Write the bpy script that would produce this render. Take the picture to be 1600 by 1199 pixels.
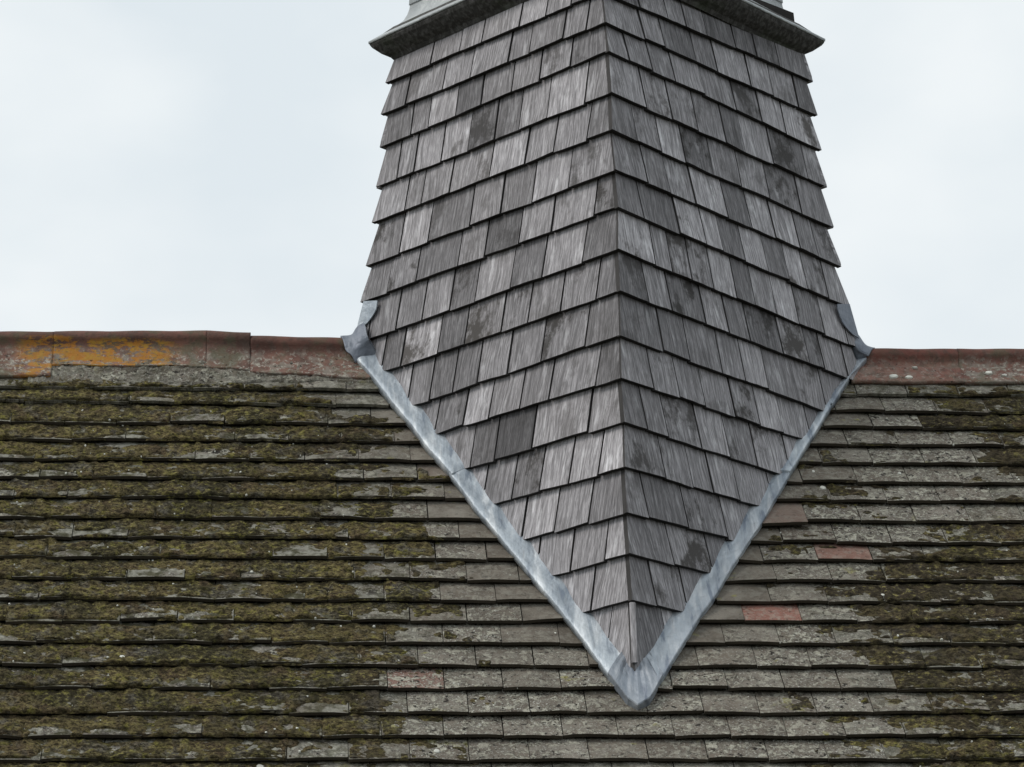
import bpy, math, random
import numpy as np
from mathutils import Vector
random.seed(7)
RNG = np.random.default_rng(11)
for _o in list(bpy.data.objects):
    bpy.data.objects.remove(_o)
C = bpy.context.scene.collection
scene = bpy.context.scene
# ---------------------------------------------------------------- camera, sky, sun, exposure
cd = bpy.data.cameras.new('camera')
cam = bpy.data.objects.new('camera', cd); C.objects.link(cam); scene.camera = cam
YAW, PITCH, ROLL = 0.07538498, 0.33932079, -0.01662923
cam.location = (-1.02122, -9.429824, -3.430583)
_f = Vector((math.sin(YAW)*math.cos(PITCH), math.cos(YAW)*math.cos(PITCH), math.sin(PITCH)))
_r = Vector((math.cos(YAW), -math.sin(YAW), 0)); _u = _r.cross(_f)
_r2 = _r*math.cos(ROLL)+_u*math.sin(ROLL); _u2 = -_r*math.sin(ROLL)+_u*math.cos(ROLL)
from mathutils import Matrix
cam.rotation_euler = Matrix((_r2, _u2, -_f)).transposed().to_euler()
cd.sensor_width = 36; cd.lens = 4822.8621/1600*36; cd.clip_start = .1; cd.clip_end = 3000

SUN_EL, SUN_AZ = math.radians(50), math.radians(248)     # azimuth clockwise from +Y: the bright part of the cloud is to the front left
w = bpy.data.worlds.new('World'); scene.world = w; w.use_nodes = True
nt = w.node_tree; nt.nodes.clear()
out = nt.nodes.new('ShaderNodeOutputWorld'); bg = nt.nodes.new('ShaderNodeBackground')
sky = nt.nodes.new('ShaderNodeTexSky'); sky.sky_type = 'NISHITA'; sky.sun_disc = False
sky.sun_elevation = SUN_EL; sky.sun_rotation = SUN_AZ
tc = nt.nodes.new('ShaderNodeTexCoord'); mp = nt.nodes.new('ShaderNodeMapping'); mp.inputs['Scale'].default_value = (5, 5, 9)
n1 = nt.nodes.new('ShaderNodeTexNoise'); n1.inputs['Scale'].default_value = 1.6; n1.inputs['Detail'].default_value = 4; n1.inputs['Roughness'].default_value = .45
cr = nt.nodes.new('ShaderNodeValToRGB')                  # an overcast layer: soft bands of thicker and thinner cloud
cr.color_ramp.elements[0].position = .36; cr.color_ramp.elements[0].color = (7.85, 8.55, 8.95, 1)
cr.color_ramp.elements[1].position = .62; cr.color_ramp.elements[1].color = (9.15, 9.6, 9.75, 1)
mx = nt.nodes.new('ShaderNodeMix'); mx.data_type = 'RGBA'; mx.inputs[0].default_value = .94
L_ = nt.links.new
L_(tc.outputs['Generated'], mp.inputs[0]); L_(mp.outputs[0], n1.inputs['Vector']); L_(n1.outputs['Fac'], cr.inputs[0])
L_(sky.outputs[0], mx.inputs[6]); L_(cr.outputs[0], mx.inputs[7]); L_(mx.outputs[2], bg.inputs[0]); L_(bg.outputs[0], out.inputs[0])
bg.inputs[1].default_value = .1

sd = bpy.data.lights.new('sun', 'SUN'); sd.energy = 1.6; sd.angle = math.radians(24); sd.color = (1, .95, .885)
sun = bpy.data.objects.new('sun', sd); C.objects.link(sun)
sdir = Vector((math.sin(SUN_AZ)*math.cos(SUN_EL), math.cos(SUN_AZ)*math.cos(SUN_EL), math.sin(SUN_EL)))
sun.rotation_euler = (-sdir).to_track_quat('-Z', 'Y').to_euler(); sun.location = sdir*30
vs = scene.view_settings
vs.view_transform = 'Standard'; vs.look = 'None'; vs.exposure = 0; vs.gamma = 1; vs.use_curve_mapping = False

# ---------------------------------------------------------------- measured tables, metres
T = {
    'th': 0.9343725581049971,
    'az': -0.05068313114699823,
    'L': [[-0.7151, 0.0363, 0.9921], [-0.7325, 0.0372, 0.8743], [-0.738, 0.0374, 0.7526], [-0.7499, 0.038, 0.6111], [-0.7627, 0.0387, 0.4824], [-0.7849, 0.0398, 0.3288], [-0.8006, 0.0406, 0.2013], [-0.8187, 0.0415, 0.053], [-0.8351, 0.0424, -0.0818], [-0.8537, 0.0433, -0.2349], [-0.8682, 0.044, -0.3539], [-0.8865, 0.045, -0.5035], [-0.9036, 0.0458, -0.6441], [-0.921, 0.0467, -0.7866], [-0.9418, 0.0478, -0.9573], [-0.9576, 0.0486, -1.0869], [-0.9735, 0.0494, -1.2169]],
    'R': [[0.7254, -0.0368, 0.9871], [0.7331, -0.0372, 0.8593], [0.742, -0.0376, 0.7349], [0.7544, -0.0383, 0.5952], [0.7666, -0.0389, 0.4545], [0.7871, -0.0399, 0.3161], [0.8092, -0.041, 0.1698], [0.8264, -0.0419, 0.0283], [0.8423, -0.0427, -0.1023], [0.8606, -0.0437, -0.2526], [0.8758, -0.0444, -0.3771], [0.8945, -0.0454, -0.5302], [0.9081, -0.0461, -0.6423], [0.925, -0.0469, -0.7806], [0.9405, -0.0477, -0.9078], [0.9605, -0.0487, -1.0726], [0.9765, -0.0495, -1.2026]],
    'F': [[-0.0513, -0.698, 0.9781], [-0.0475, -0.7123, 0.8661], [-0.0416, -0.7261, 0.7576], [-0.0395, -0.7453, 0.6049], [-0.0429, -0.7621, 0.4694], [-0.0385, -0.7798, 0.3298], [-0.0348, -0.7961, 0.201], [-0.0408, -0.8145, 0.0519], [-0.0406, -0.8321, -0.0887], [-0.0447, -0.8504, -0.237], [-0.0486, -0.8681, -0.3799], [-0.0459, -0.8861, -0.522], [-0.05, -0.9044, -0.6702], [-0.0502, -0.9219, -0.8103], [-0.0481, -0.9381, -0.9384], [-0.0467, -0.9559, -1.0806], [-0.0476, -0.98, -1.2729]],
    'JL': [[0.0387, 0.142, 0.2535, 0.3731, 0.542, 0.6493, 0.7846], [0.084, 0.1821, 0.3282, 0.42, 0.5882, 0.714, 0.8856], [0.1613, 0.2903, 0.4102, 0.5412, 0.6526, 0.7767, 0.8571], [0.1096, 0.2617, 0.3779, 0.48, 0.5948, 0.7112, 0.8294, 0.9048], [0.1, 0.2332, 0.3487, 0.4959, 0.6624, 0.7833, 0.8557], [0.1781, 0.3185, 0.4417, 0.5645, 0.737, 0.8572], [0.0903, 0.246, 0.369, 0.5017, 0.6045, 0.7714, 0.8887], [0.1293, 0.2754, 0.3926, 0.5266, 0.6225, 0.731, 0.8338], [0.0846, 0.2098, 0.3261, 0.4212, 0.5582, 0.6579, 0.7992, 0.874], [0.1214, 0.2731, 0.3911, 0.4976, 0.5884, 0.6758, 0.7559], [0.086, 0.2423, 0.3419, 0.4493, 0.5418, 0.6455], [0.1181, 0.3, 0.4257, 0.5078], [0.0853, 0.179, 0.2713, 0.362, 0.4607], [0.1181, 0.2239, 0.3257], [0.0738, 0.1755, 0.2792], [0.1177], [0.091]],
    'JR': [[0.1645, 0.2926, 0.3778, 0.4777, 0.616, 0.7182, 0.8301], [0.1747, 0.2667, 0.4106, 0.5123, 0.6714, 0.7825, 0.9065], [0.0905, 0.1937, 0.2955, 0.4361, 0.5826, 0.7044, 0.8232], [0.1524, 0.2675, 0.3834, 0.5131, 0.6, 0.737, 0.9043], [0.1058, 0.2106, 0.3171, 0.4396, 0.5674, 0.6976, 0.8487], [0.1353, 0.2298, 0.3385, 0.4795, 0.5864, 0.6951, 0.8041, 0.8908], [0.1032, 0.2513, 0.3598, 0.4332, 0.5283, 0.6289, 0.7226, 0.8032, 0.9009], [0.146, 0.2121, 0.2892, 0.3791, 0.4743, 0.5507, 0.6431, 0.7397, 0.8533], [0.1092, 0.1997, 0.332, 0.4245, 0.5105, 0.6459, 0.7597, 0.8257], [0.1584, 0.2564, 0.3821, 0.4726, 0.5644, 0.6865], [0.1158, 0.2105, 0.3069, 0.4201, 0.5146, 0.6065], [0.0804, 0.1546, 0.276, 0.3799, 0.4834], [0.1404, 0.236, 0.3076, 0.4033], [0.0734, 0.2071, 0.3448], [0.148, 0.2794], [0.0786], []],
    'TJ': [[[-0.882, -0.715], [0.8761]], [[-0.9089, -0.7717], [0.8246, 0.9825]], [[-0.7011], [0.7292, 0.8923, 1.0656]], [[-0.8146], [0.7941]], [[-0.6347], [0.7283, 0.892, 1.0582]], [[-0.8835, -0.7176, -0.5553], [0.6338, 0.8059]], [[-0.7722, -0.6095], [0.5437, 0.71, 0.8808]], [[-0.6809, -0.5185], [0.62, 0.7889]], [[-0.7451, -0.5929, -0.4402], [0.5519, 0.7173]], [[-0.6718, -0.5038], [0.4136, 0.5799]], [[-0.7491, -0.5847], [0.3848]], [[-0.677, -0.512, -0.3512], [0.2968, 0.4647]], [[-0.7494, -0.5842, -0.4168, -0.2498], [0.3864, 0.5509]], [[-0.6588, -0.4943, -0.33], [0.1408, 0.3068, 0.464]], [[-0.7481, -0.5879, -0.4237, -0.259], [0.2122, 0.3731, 0.5345]], [[-0.6942, -0.5257, -0.354, -0.1944, -0.0254], [0.1333, 0.2899, 0.4514]], [[-0.7682, -0.598, -0.4326, -0.2684], [-0.1147, 0.0404, 0.1977, 0.3549]], [[-0.6933, -0.5306, -0.3657, -0.2022], [-0.0399, 0.1245, 0.2912]]],
    'sL': [0.2765, 0.3896, 0.4833, 0.5891, 0.685, 0.7819, 0.8856, 0.9826, 1.0811, 1.1855, 1.2819, 1.381, 1.4798, 1.5782, 1.679, 1.7887, 1.8881, 1.9857],
    'sR': [0.2946, 0.3863, 0.4814, 0.5809, 0.6835, 0.7795, 0.8842, 0.992, 1.0824, 1.1837, 1.2853, 1.3763, 1.4779, 1.5825, 1.685, 1.7855, 1.8869, 1.9836],
    'PA': [[-0.8128, 0.0562, -0.7537, -0.0063], [-0.7609, 0.1589, -0.704, 0.0938], [-0.7065, 0.2959, -0.646, 0.2394], [-0.6527, 0.4088, -0.5999, 0.3322], [-0.6081, 0.5267, -0.5492, 0.4445], [-0.5378, 0.6723, -0.4841, 0.616], [-0.4599, 0.8667, -0.397, 0.8155], [-0.4006, 0.9948, -0.3482, 0.9191], [-0.3044, 1.2125, -0.2519, 1.1335], [-0.2164, 1.4074, -0.1556, 1.3431], [-0.1256, 1.6384, -0.07, 1.5221], [-0.1014, 1.6974, -0.0598, 1.5538], [-0.0792, 1.7545, -0.0508, 1.5767], [-0.0547, 1.7823, -0.0424, 1.5853], [-0.0166, 1.7494, -0.0307, 1.5767], [0.0067, 1.7, -0.0177, 1.5537], [0.0312, 1.6464, -0.0017, 1.519], [0.0959, 1.5144, 0.0517, 1.4222], [0.1567, 1.3908, 0.1098, 1.3237], [0.2088, 1.2976, 0.1628, 1.2293], [0.2979, 1.1125, 0.2491, 1.0641], [0.399, 0.9206, 0.3398, 0.8968], [0.5256, 0.6491, 0.4788, 0.6324], [0.6116, 0.4768, 0.5565, 0.483], [0.699, 0.2977, 0.6542, 0.2896], [0.7901, 0.1202, 0.7341, 0.1641], [0.8555, 0.0215, 0.8085, 0.0284]],
    'GL': [[-0.7894, 0.025, 0.1977], [-0.7458, -0.0247, 0.1813], [-0.75, -0.0238, 0.1526], [-0.7643, -0.0113, 0.1282], [-0.7846, 0.0084, 0.1087], [-0.807, 0.0326, 0.1063], [-0.8111, 0.0372, 0.108]],
    'GR': [[0.755, -0.0937, 0.1593], [0.8042, -0.0473, 0.1775], [0.832, -0.0357, 0.062], [0.8073, -0.0573, 0.0672], [0.7743, -0.084, 0.0927], [0.7556, -0.0956, 0.1372]],
    'SL': [[[-0.8659, 0.0, 0.0647], [-0.8499, -0.04, 0.0081], [-0.819, -0.0485, -0.0388]], [[-0.8347, 0.0, 0.065], [-0.8211, -0.045, 0.0109], [-0.7962, -0.044, -0.0259]], [[-0.814, 0.0, 0.0919], [-0.8005, -0.05, 0.0336], [-0.7711, -0.0327, -0.0105]], [[-0.7911, 0.0, 0.1121], [-0.7798, -0.05, 0.0492], [-0.7501, -0.0235, 0.0018]]],
    'SR': [[[0.8904, 0.0, 0.0399], [0.8632, -0.035, 0.009], [0.847, -0.0257, -0.0079]], [[0.865, 0.0, 0.0441], [0.8426, -0.045, 0.014], [0.8255, -0.0282, -0.0046]], [[0.8413, 0.0, 0.0776], [0.8195, -0.05, 0.0343], [0.8086, -0.0194, 0.0074]], [[0.8151, 0.0, 0.1066], [0.793, -0.05, 0.0541], [0.7928, -0.006, 0.0256]]],
}
TH, AZ = T['th'], T['az']
CT, ST = math.cos(TH), math.sin(TH)
def RP(x, s, h): return Vector((x, -s*CT - h*ST, -s*ST + h*CT))       # roof slope: along, down, out
# ---------------------------------------------------------------- helpers
def tag(o, label=None, cat=None, group=None, kind=None):
    if label: o['label'] = label
    if cat: o['category'] = cat
    if group: o['group'] = group
    if kind: o['kind'] = kind
    return o
def empty(name, loc=(0, 0, 0)):
    o = bpy.data.objects.new(name, None); C.objects.link(o); o.location = loc; return o
def mesh(name, V, F, mat, parent=None, smooth=False, uv=None, color=None):
    m = bpy.data.meshes.new(name); m.from_pydata([tuple(v) for v in V], [], F); m.materials.append(mat)
    if smooth: m.polygons.foreach_set('use_smooth', [True]*len(m.polygons))
    if uv is not None:
        l = m.uv_layers.new(name='UVMap')
        idx = np.empty(len(m.loops), dtype=np.int32); m.loops.foreach_get('vertex_index', idx)
        l.data.foreach_set('uv', np.asarray(uv, dtype=np.float32)[idx].ravel())
    m.update()
    o = bpy.data.objects.new(name, m); C.objects.link(o)
    if parent: o.parent = parent
    if color: o.color = color
    return o
class NT:
    def __init__(s, name):
        s.m = bpy.data.materials.new(name); s.m.use_nodes = True; s.t = s.m.node_tree
        s.b = s.t.nodes['Principled BSDF']; s.b.inputs['Roughness'].default_value = .85
        s.b.inputs['Specular IOR Level'].default_value = .25
    def n(s, t, **k):
        x = s.t.nodes.new(t)
        for a, b in k.items():
            if a.startswith('_'): setattr(x, a[1:], b)
            else: x.inputs[a.replace('__', ' ')].default_value = b
        return x
    def l(s, a, b): s.t.links.new(a, b)
    def noise(s, vec, scale, detail=4, rough=.55, dist=0):
        x = s.n('ShaderNodeTexNoise', Scale=scale, Detail=detail, Roughness=rough, Distortion=dist); s.l(vec, x.inputs['Vector']); return x.outputs['Fac']
    def map(s, vec, scale, loc=(0, 0, 0)):
        x = s.n('ShaderNodeMapping'); x.inputs['Scale'].default_value = scale; x.inputs['Location'].default_value = loc; s.l(vec, x.inputs['Vector']); return x.outputs[0]
    def ramp(s, f, a, b, va=0, vb=1):
        x = s.n('ShaderNodeMapRange'); x.interpolation_type = 'SMOOTHSTEP'
        x.inputs[1].default_value = a; x.inputs[2].default_value = b; x.inputs[3].default_value = va; x.inputs[4].default_value = vb
        s.l(f, x.inputs[0]); return x.outputs[0]
    def math(s, op, a, b=None, clamp=False):
        x = s.n('ShaderNodeMath', _operation=op, _use_clamp=clamp)
        for i, v in enumerate((a, b)):
            if v is None: continue
            if isinstance(v, (int, float)): x.inputs[i].default_value = v
            else: s.l(v, x.inputs[i])
        return x.outputs[0]
    def mix(s, f, a, b, mode='MIX'):
        x = s.n('ShaderNodeMix', _data_type='RGBA', _blend_type=mode)
        for i, v in ((0, f), (6, a), (7, b)):
            if isinstance(v, (int, float)): x.inputs[i].default_value = v
            elif isinstance(v, tuple): x.inputs[i].default_value = v + (1,)*(4-len(v))
            else: s.l(v, x.inputs[i])
        return x.outputs[2]
    def bump(s, h, strength=.5, dist=.004):
        x = s.n('ShaderNodeBump', Strength=strength, Distance=dist); s.l(h, x.inputs['Height']); s.l(x.outputs[0], s.b.inputs['Normal'])
    def addvec(s, a, f, k):   # offset a vector by a random scalar
        x = s.n('ShaderNodeVectorMath', _operation='MULTIPLY_ADD'); s.l(f, x.inputs[0]); x.inputs[1].default_value = k; s.l(a, x.inputs[2]); return x.outputs[0]
def plain(name, col, rough=.85):
    a = NT(name); tcn = a.n('ShaderNodeTexCoord').outputs['Object']
    f = a.noise(tcn, 9, 6); g = a.mix(a.ramp(f, .3, .7), tuple(c*.75 for c in col), tuple(c*1.2 for c in col)); a.l(g, a.b.inputs['Base Color'])
    a.b.inputs['Roughness'].default_value = rough; a.bump(a.noise(tcn, 60, 4), .3, .003); return a.m

# ---------------------------------------------------------------- materials
def mat_shingle():
    a = NT('weathered_cedar'); uv = a.n('ShaderNodeTexCoord').outputs['UV']
    oi = a.n('ShaderNodeObjectInfo'); sep = a.n('ShaderNodeSeparateColor'); a.l(oi.outputs['Color'], sep.inputs[0])
    tone, stain, warm = sep.outputs
    v = a.addvec(uv, oi.outputs['Random'], (37.0, 53.0, 11.0))
    ring = a.noise(a.map(v, (7, 2.2, 1)), 1.6, 2, .5)                       # slow field that bends the grain into cathedral figures
    gv = a.n('ShaderNodeVectorMath', _operation='MULTIPLY_ADD'); a.l(ring, gv.inputs[0]); gv.inputs[1].default_value = (.045, 0, 0); a.l(v, gv.inputs[2])
    grain = a.noise(a.map(gv.outputs[0], (170, 7, 1)), 1, 5, .65)
    fine = a.noise(a.map(gv.outputs[0], (520, 30, 1)), 1, 3, .6)
    streak = a.noise(a.map(v, (45, 9, 1)), 1, 5, .6)
    big = a.noise(a.map(v, (9, 6, 1)), 1, 5, .7)
    c = a.mix(a.ramp(grain, .34, .66), (.165, .158, .165), (.43, .412, .43))
    c = a.mix(a.ramp(fine, .38, .62, 0, .55), c, (.10, .096, .097))
    c = a.mix(a.math('MULTIPLY', a.ramp(streak, .54, .72), .55), c, (.62, .61, .63))        # bleached fibres
    c = a.mix(a.math('MULTIPLY', a.ramp(big, .50, .64), a.math('ADD', stain, .05), True), c, (.060, .055, .053))    # damp and algae stains
    c = a.mix(a.ramp(warm, 0, 1, 0, .5), c, (.20, .17, .145))
    k = a.math('MULTIPLY', tone, 2.0)
    rgb = a.n('ShaderNodeCombineColor'); [a.l(k, rgb.inputs[i]) for i in range(3)]
    c = a.mix(1.0, c, rgb.outputs[0], 'MULTIPLY')
    a.l(c, a.b.inputs['Base Color']); a.b.inputs['Roughness'].default_value = .72
    h = a.math('ADD', a.math('MULTIPLY', grain, 1.0), a.math('MULTIPLY', fine, .5))
    a.bump(h, .55, .0035); return a.m
def mat_tile():
    a = NT('weathered_clay_tile'); oc = a.n('ShaderNodeTexCoord').outputs['Object']
    oi = a.n('ShaderNodeObjectInfo'); sep = a.n('ShaderNodeSeparateColor'); a.l(oi.outputs['Color'], sep.inputs[0])
    moss, lich, red = sep.outputs
    v = a.addvec(oc, oi.outputs['Random'], (13.0, 7.0, 5.0))
    big = a.noise(v, 7, 5, .6); mid = a.noise(v, 34, 6, .65); fine = a.noise(v, 150, 5, .7); sp = a.noise(v, 48, 6, .68, .5)
    rnd = a.ramp(oi.outputs['Random'], 0, 1)
    c = a.mix(rnd, (.140, .118, .094), (.210, .188, .158))
    c = a.mix(a.ramp(big, .35, .65), c, (.105, .090, .073))
    c = a.mix(a.math('MULTIPLY', a.ramp(red, .02, 1), a.ramp(mid, .34, .60, .55, 1)), c, (.29, .120, .092))
    c = a.mix(a.math('MULTIPLY', a.ramp(mid, .45, .62), .45), c, (.225, .213, .182))        # grey crust
    lf = a.math('MULTIPLY', a.math('MULTIPLY', a.ramp(sp, .48, .55), a.ramp(a.noise(v, 15, 4, .6), .34, .52)), a.math('MULTIPLY', lich, 1.25), True)
    c = a.mix(a.math('MULTIPLY', lf, .85), c, (.36, .348, .285))                              # pale lichen
    wh = a.math('MULTIPLY', a.ramp(fine, .56, .64), lich, True)
    c = a.mix(a.math('MULTIPLY', wh, .85), c, (.60, .60, .55))
    pit = a.ramp(a.noise(v, 62, 4, .6), .58, .64)
    c = a.mix(a.math('MULTIPLY', a.math('MAXIMUM', pit, a.math('MULTIPLY', a.ramp(a.noise(v, 30, 6, .7), .50, .60), moss)), a.math('ADD', lich, .25), True), c, (.022, .019, .016))        # black pits between the crusts
    yl = a.math('MULTIPLY', a.ramp(a.noise(v, 12, 3, .5), .66, .72), a.ramp(mid, .4, .6))
    c = a.mix(a.math('MULTIPLY', yl, .7), c, (.24, .22, .06))                                # yellow lichen
    pc = a.math('MULTIPLY', a.ramp(a.noise(oc, 10, 5, .6), .46, .58), moss, True)
    c = a.mix(a.math('MULTIPLY', pc, .85), c, a.mix(mid, (.17, .17, .14), (.36, .35, .30)))          # pale crusts on tiles the moss has left
    gm = a.math('MULTIPLY', a.ramp(a.noise(oc, 26, 6, .65), .44, .60), moss, True)
    c = a.mix(a.math('MULTIPLY', gm, .9), c, a.mix(mid, (.030, .027, .014), (.070, .066, .026)))
    a.l(c, a.b.inputs['Base Color']); a.b.inputs['Roughness'].default_value = .92
    h = a.math('ADD', a.math('ADD', mid, a.math('MULTIPLY', fine, .5)), a.math('MULTIPLY', lf, .5))
    a.bump(h, .9, .006); return a.m
def mat_moss():
    a = NT('moss'); oc = a.n('ShaderNodeTexCoord').outputs['Object']
    at = a.n('ShaderNodeAttribute', _attribute_name='tint').outputs['Fac']
    b = a.noise(oc, 5.5, 4, .6); m = a.noise(oc, 42, 5, .65); f = a.noise(a.map(oc, (110, 190, 190)), 1, 5, .7)
    m2 = a.noise(a.map(oc, (46, 80, 80)), 1, 6, .72)
    c = a.mix(a.ramp(b, .36, .62), (.062, .055, .031), (.150, .120, .058))
    c = a.mix(a.math('MULTIPLY', a.ramp(m, .50, .66), a.ramp(a.noise(oc, 8, 4), .35, .6, .15, .9)), c, (.200, .185, .045))           # live yellow green tips
    c = a.mix(a.math('MULTIPLY', a.ramp(a.noise(oc, 11, 5, .6), .52, .66), .75), c, (.092, .064, .044))    # dead brown mats
    c = a.mix(a.math('MULTIPLY', a.ramp(a.noise(oc, 17, 5, .6), .52, .66), .8), c, (.135, .125, .108))     # grey dry mats
    c = a.mix(a.ramp(f, .57, .70, 0, .8), c, (.30, .275, .17))                              # single bright fronds
    c = a.mix(a.ramp(f, .50, .36, 0, .95), c, (.010, .009, .006))  # low noise painted near black as crevice shade
    c = a.mix(a.ramp(at, 0, 1, 0, .8), c, (.052, .042, .032))
    c = a.mix(a.ramp(m2, .53, .42, 0, .75), c, (.020, .017, .011))  # dark flecks by noise, painted in for black crevices
    c = a.mix(a.math('MULTIPLY', a.ramp(m2, .54, .66), a.ramp(a.noise(oc, 6.5, 4), .40, .58, .1, .8)), c, (.310, .275, .100))
    a.l(c, a.b.inputs['Base Color']); a.b.inputs['Roughness'].default_value = 1; a.b.inputs['Specular IOR Level'].default_value = .08
    a.bump(a.math('ADD', f, m), 1.0, .006); return a.m
def mat_lead(grey=False):
    a = NT('grey_lead' if grey else 'weathered_lead'); uv = a.n('ShaderNodeTexCoord').outputs['UV']; oc = a.n('ShaderNodeTexCoord').outputs['Object']
    oi = a.n('ShaderNodeObjectInfo'); sep = a.n('ShaderNodeSeparateColor'); a.l(oi.outputs['Color'], sep.inputs[0])
    pale, dark, _ = sep.outputs
    st = a.noise(a.map(uv, (30, 4.5, 1)), 1, 4, .55, .4)                       # wash marks run straight down
    st2 = a.noise(a.map(uv, (90, 9, 1)), 1, 4, .6)
    big = a.noise(oc, 6, 3, .5)
    c = a.mix(a.ramp(big, .35, .68), (.35, .395, .44), (.47, .52, .565))
    c = a.mix(a.math('MULTIPLY', a.ramp(st, .48, .66), .8), c, (.70, .735, .76))             # white patina
    c = a.mix(a.ramp(st, .45, .33, 0, .8), c, (.16, .195, .25))                              # bare blue-grey metal
    c = a.mix(a.math('MULTIPLY', a.ramp(st2, .58, .70), .35), c, (.25, .25, .26))
    if grey: c = a.mix(.80, c, (.36, .375, .37))
    c = a.mix(a.ramp(dark, 0, 1, 0, .85), c, (.115, .13, .165))
    a.l(c, a.b.inputs['Base Color']); a.b.inputs['Roughness'].default_value = .52; a.b.inputs['Metallic'].default_value = .25
    a.b.inputs['Specular IOR Level'].default_value = .4
    a.bump(a.math('ADD', a.noise(oc, 34, 3, .5), a.math('MULTIPLY', st2, .25)), .7, .010); return a.m
def mat_ridge():
    a = NT('ridge_terracotta'); oc = a.n('ShaderNodeTexCoord').outputs['Object']
    oi = a.n('ShaderNodeObjectInfo'); sep = a.n('ShaderNodeSeparateColor'); a.l(oi.outputs['Color'], sep.inputs[0])
    lich, orange, redk = sep.outputs
    sx = a.n('ShaderNodeSeparateXYZ'); a.l(oc, sx.inputs[0])
    big = a.noise(oc, 7, 5, .6); mid = a.noise(oc, 38, 6, .65); sp = a.noise(oc, 80, 5, .6, .5)
    c = a.mix(a.ramp(big, .36, .64), (.085, .050, .040), (.165, .085, .066))
    c = a.mix(a.ramp(redk, 0, 1, 0, .6), c, (.22, .078, .062))
    c = a.mix(a.math('MULTIPLY', a.ramp(sx.outputs['Z'], .015, -.03), a.ramp(big, .38, .6, .2, .8)), c, (.255, .150, .118))
    c = a.mix(a.math('MULTIPLY', a.ramp(mid, .46, .62), .6), c, (.085, .062, .050))
    low = a.ramp(sx.outputs['Z'], .035, -.045)                                # the crusts sit on the flat wings
    c = a.mix(a.math('MULTIPLY', a.math('MULTIPLY', a.ramp(a.noise(oc, 26, 5, .65), .46, .60), low), lich, True), c, (.22, .20, .17))
    c = a.mix(a.math('MULTIPLY', a.math('MULTIPLY', a.ramp(sp, .54, .61), low), lich, True), c, (.36, .34, .29))
    grn = a.ramp(sx.outputs['Z'], .04, .075)
    c = a.mix(a.math('MULTIPLY', a.math('MULTIPLY', a.ramp(a.noise(oc, 14, 5, .6), .48, .62), lich), .7), c, (.090, .088, .055))
    xm = a.math('MULTIPLY', a.ramp(sx.outputs['X'], -1.93, -1.86), a.ramp(sx.outputs['X'], -1.36, -1.46))
    of = a.math('MULTIPLY', a.math('MULTIPLY', a.ramp(a.noise(a.map(oc, (1, 2.2, 2.2)), 17, 7, .8), .47, .53), a.math('MULTIPLY', xm, a.ramp(a.math('ADD', sx.outputs['Z'], a.math('MULTIPLY', big, .05)), .078, .060))), orange, True)
    c = a.mix(a.math('MULTIPLY', of, .93), c, a.mix(a.ramp(mid, .4, .62), (.36, .150, .022), (.36, .20, .03)))       # orange lichen
    pit = a.ramp(a.noise(oc, 70, 4, .6), .62, .68)
    c = a.mix(a.math('MULTIPLY', a.math('MULTIPLY', pit, low), .85), c, (.025, .018, .014))
    a.l(c, a.b.inputs['Base Color']); a.b.inputs['Roughness'].default_value = .85
    a.bump(a.math('ADD', mid, a.math('MULTIPLY', sp, .6)), .7, .005); return a.m
def mat_cornice():
    a = NT('stained_soffit'); oc = a.n('ShaderNodeTexCoord').outputs['Object']
    st = a.noise(a.map(oc, (80, 80, 18)), 1, 5, .6); big = a.noise(oc, 9, 4)
    c = a.mix(a.ramp(st, .40, .66), (.042, .040, .037), (.105, .102, .098)); c = a.mix(a.ramp(big, .5, .7, 0, .4), c, (.045, .06, .03))
    a.l(c, a.b.inputs['Base Color']); a.bump(st, .7, .006); return a.m
M_SH, M_TI, M_MO, M_LE, M_LEG, M_RI, M_CO = mat_shingle(), mat_tile(), mat_moss(), mat_lead(), mat_lead(True), mat_ridge(), mat_cornice()
M_TEDGE = plain('shaded_grimy_tile_edge', (.060, .050, .038)); M_SIDE = plain('sawn_shingle_edge', (.050, .047, .046)); M_END = plain('shaded_wet_end_grain', (.030, .028, .027)); M_DARK = plain('dark_boarding', (.022, .019, .017)); M_MORTAR = plain('lime_mortar', (.14, .135, .12)); M_GRASS = plain('worn_meadow', (.060, .062, .042))  # tile edge and end grain: grime, damp and a painted-in course shadow
M_BRICK = plain('brick_wall_render', (.25, .16, .11)); M_SPOT = plain('white_lichen', (.62, .62, .56))

# ---------------------------------------------------------------- ground
g = mesh('ground', [(-900, -900, -5.6), (900, -900, -5.6), (900, 900, -5.6), (-900, 900, -5.6)], [(0, 1, 2, 3)], M_GRASS)
tag(g, kind='structure')

# ---------------------------------------------------------------- the tiled roof
roof = empty('tiled_roof', (0, 0, 0))
tag(roof, 'steep mossy clay tiled roof with red ridge tiles below the shingled turret', 'roof', kind='thing')
SE = 3.6                                                      # slope length to the eaves
def sheet(name, pts, mat, parent, th=.02):                    # closed slab below four points
    a = [Vector(p) for p in pts]; n = (a[1]-a[0]).cross(a[3]-a[0]).normalized()
    V = a + [p - n*th for p in a]; k = len(a)
    return mesh(name, V, [tuple(range(k)), tuple(range(2*k-1, k-1, -1))] + [(i, i+k, (i+1) % k+k, (i+1) % k) for i in range(k)], mat, parent)
X0, X1 = -6.5, 6.5
sheet('roof_boarding', [RP(X0, SE, -.055), RP(X1, SE, -.055), RP(X1, .02, -.055), RP(X0, .02, -.055)], M_DARK, roof)
mir = lambda p: Vector((p[0], -p[1], p[2]))
sheet('roof_boarding', [mir(RP(X1, SE, -.03)), mir(RP(X0, SE, -.03)), mir(RP(X0, .02, -.03)), mir(RP(X1, .02, -.03))], M_TI, roof, .05)
ye, ze = -SE*CT, -SE*ST
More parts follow.
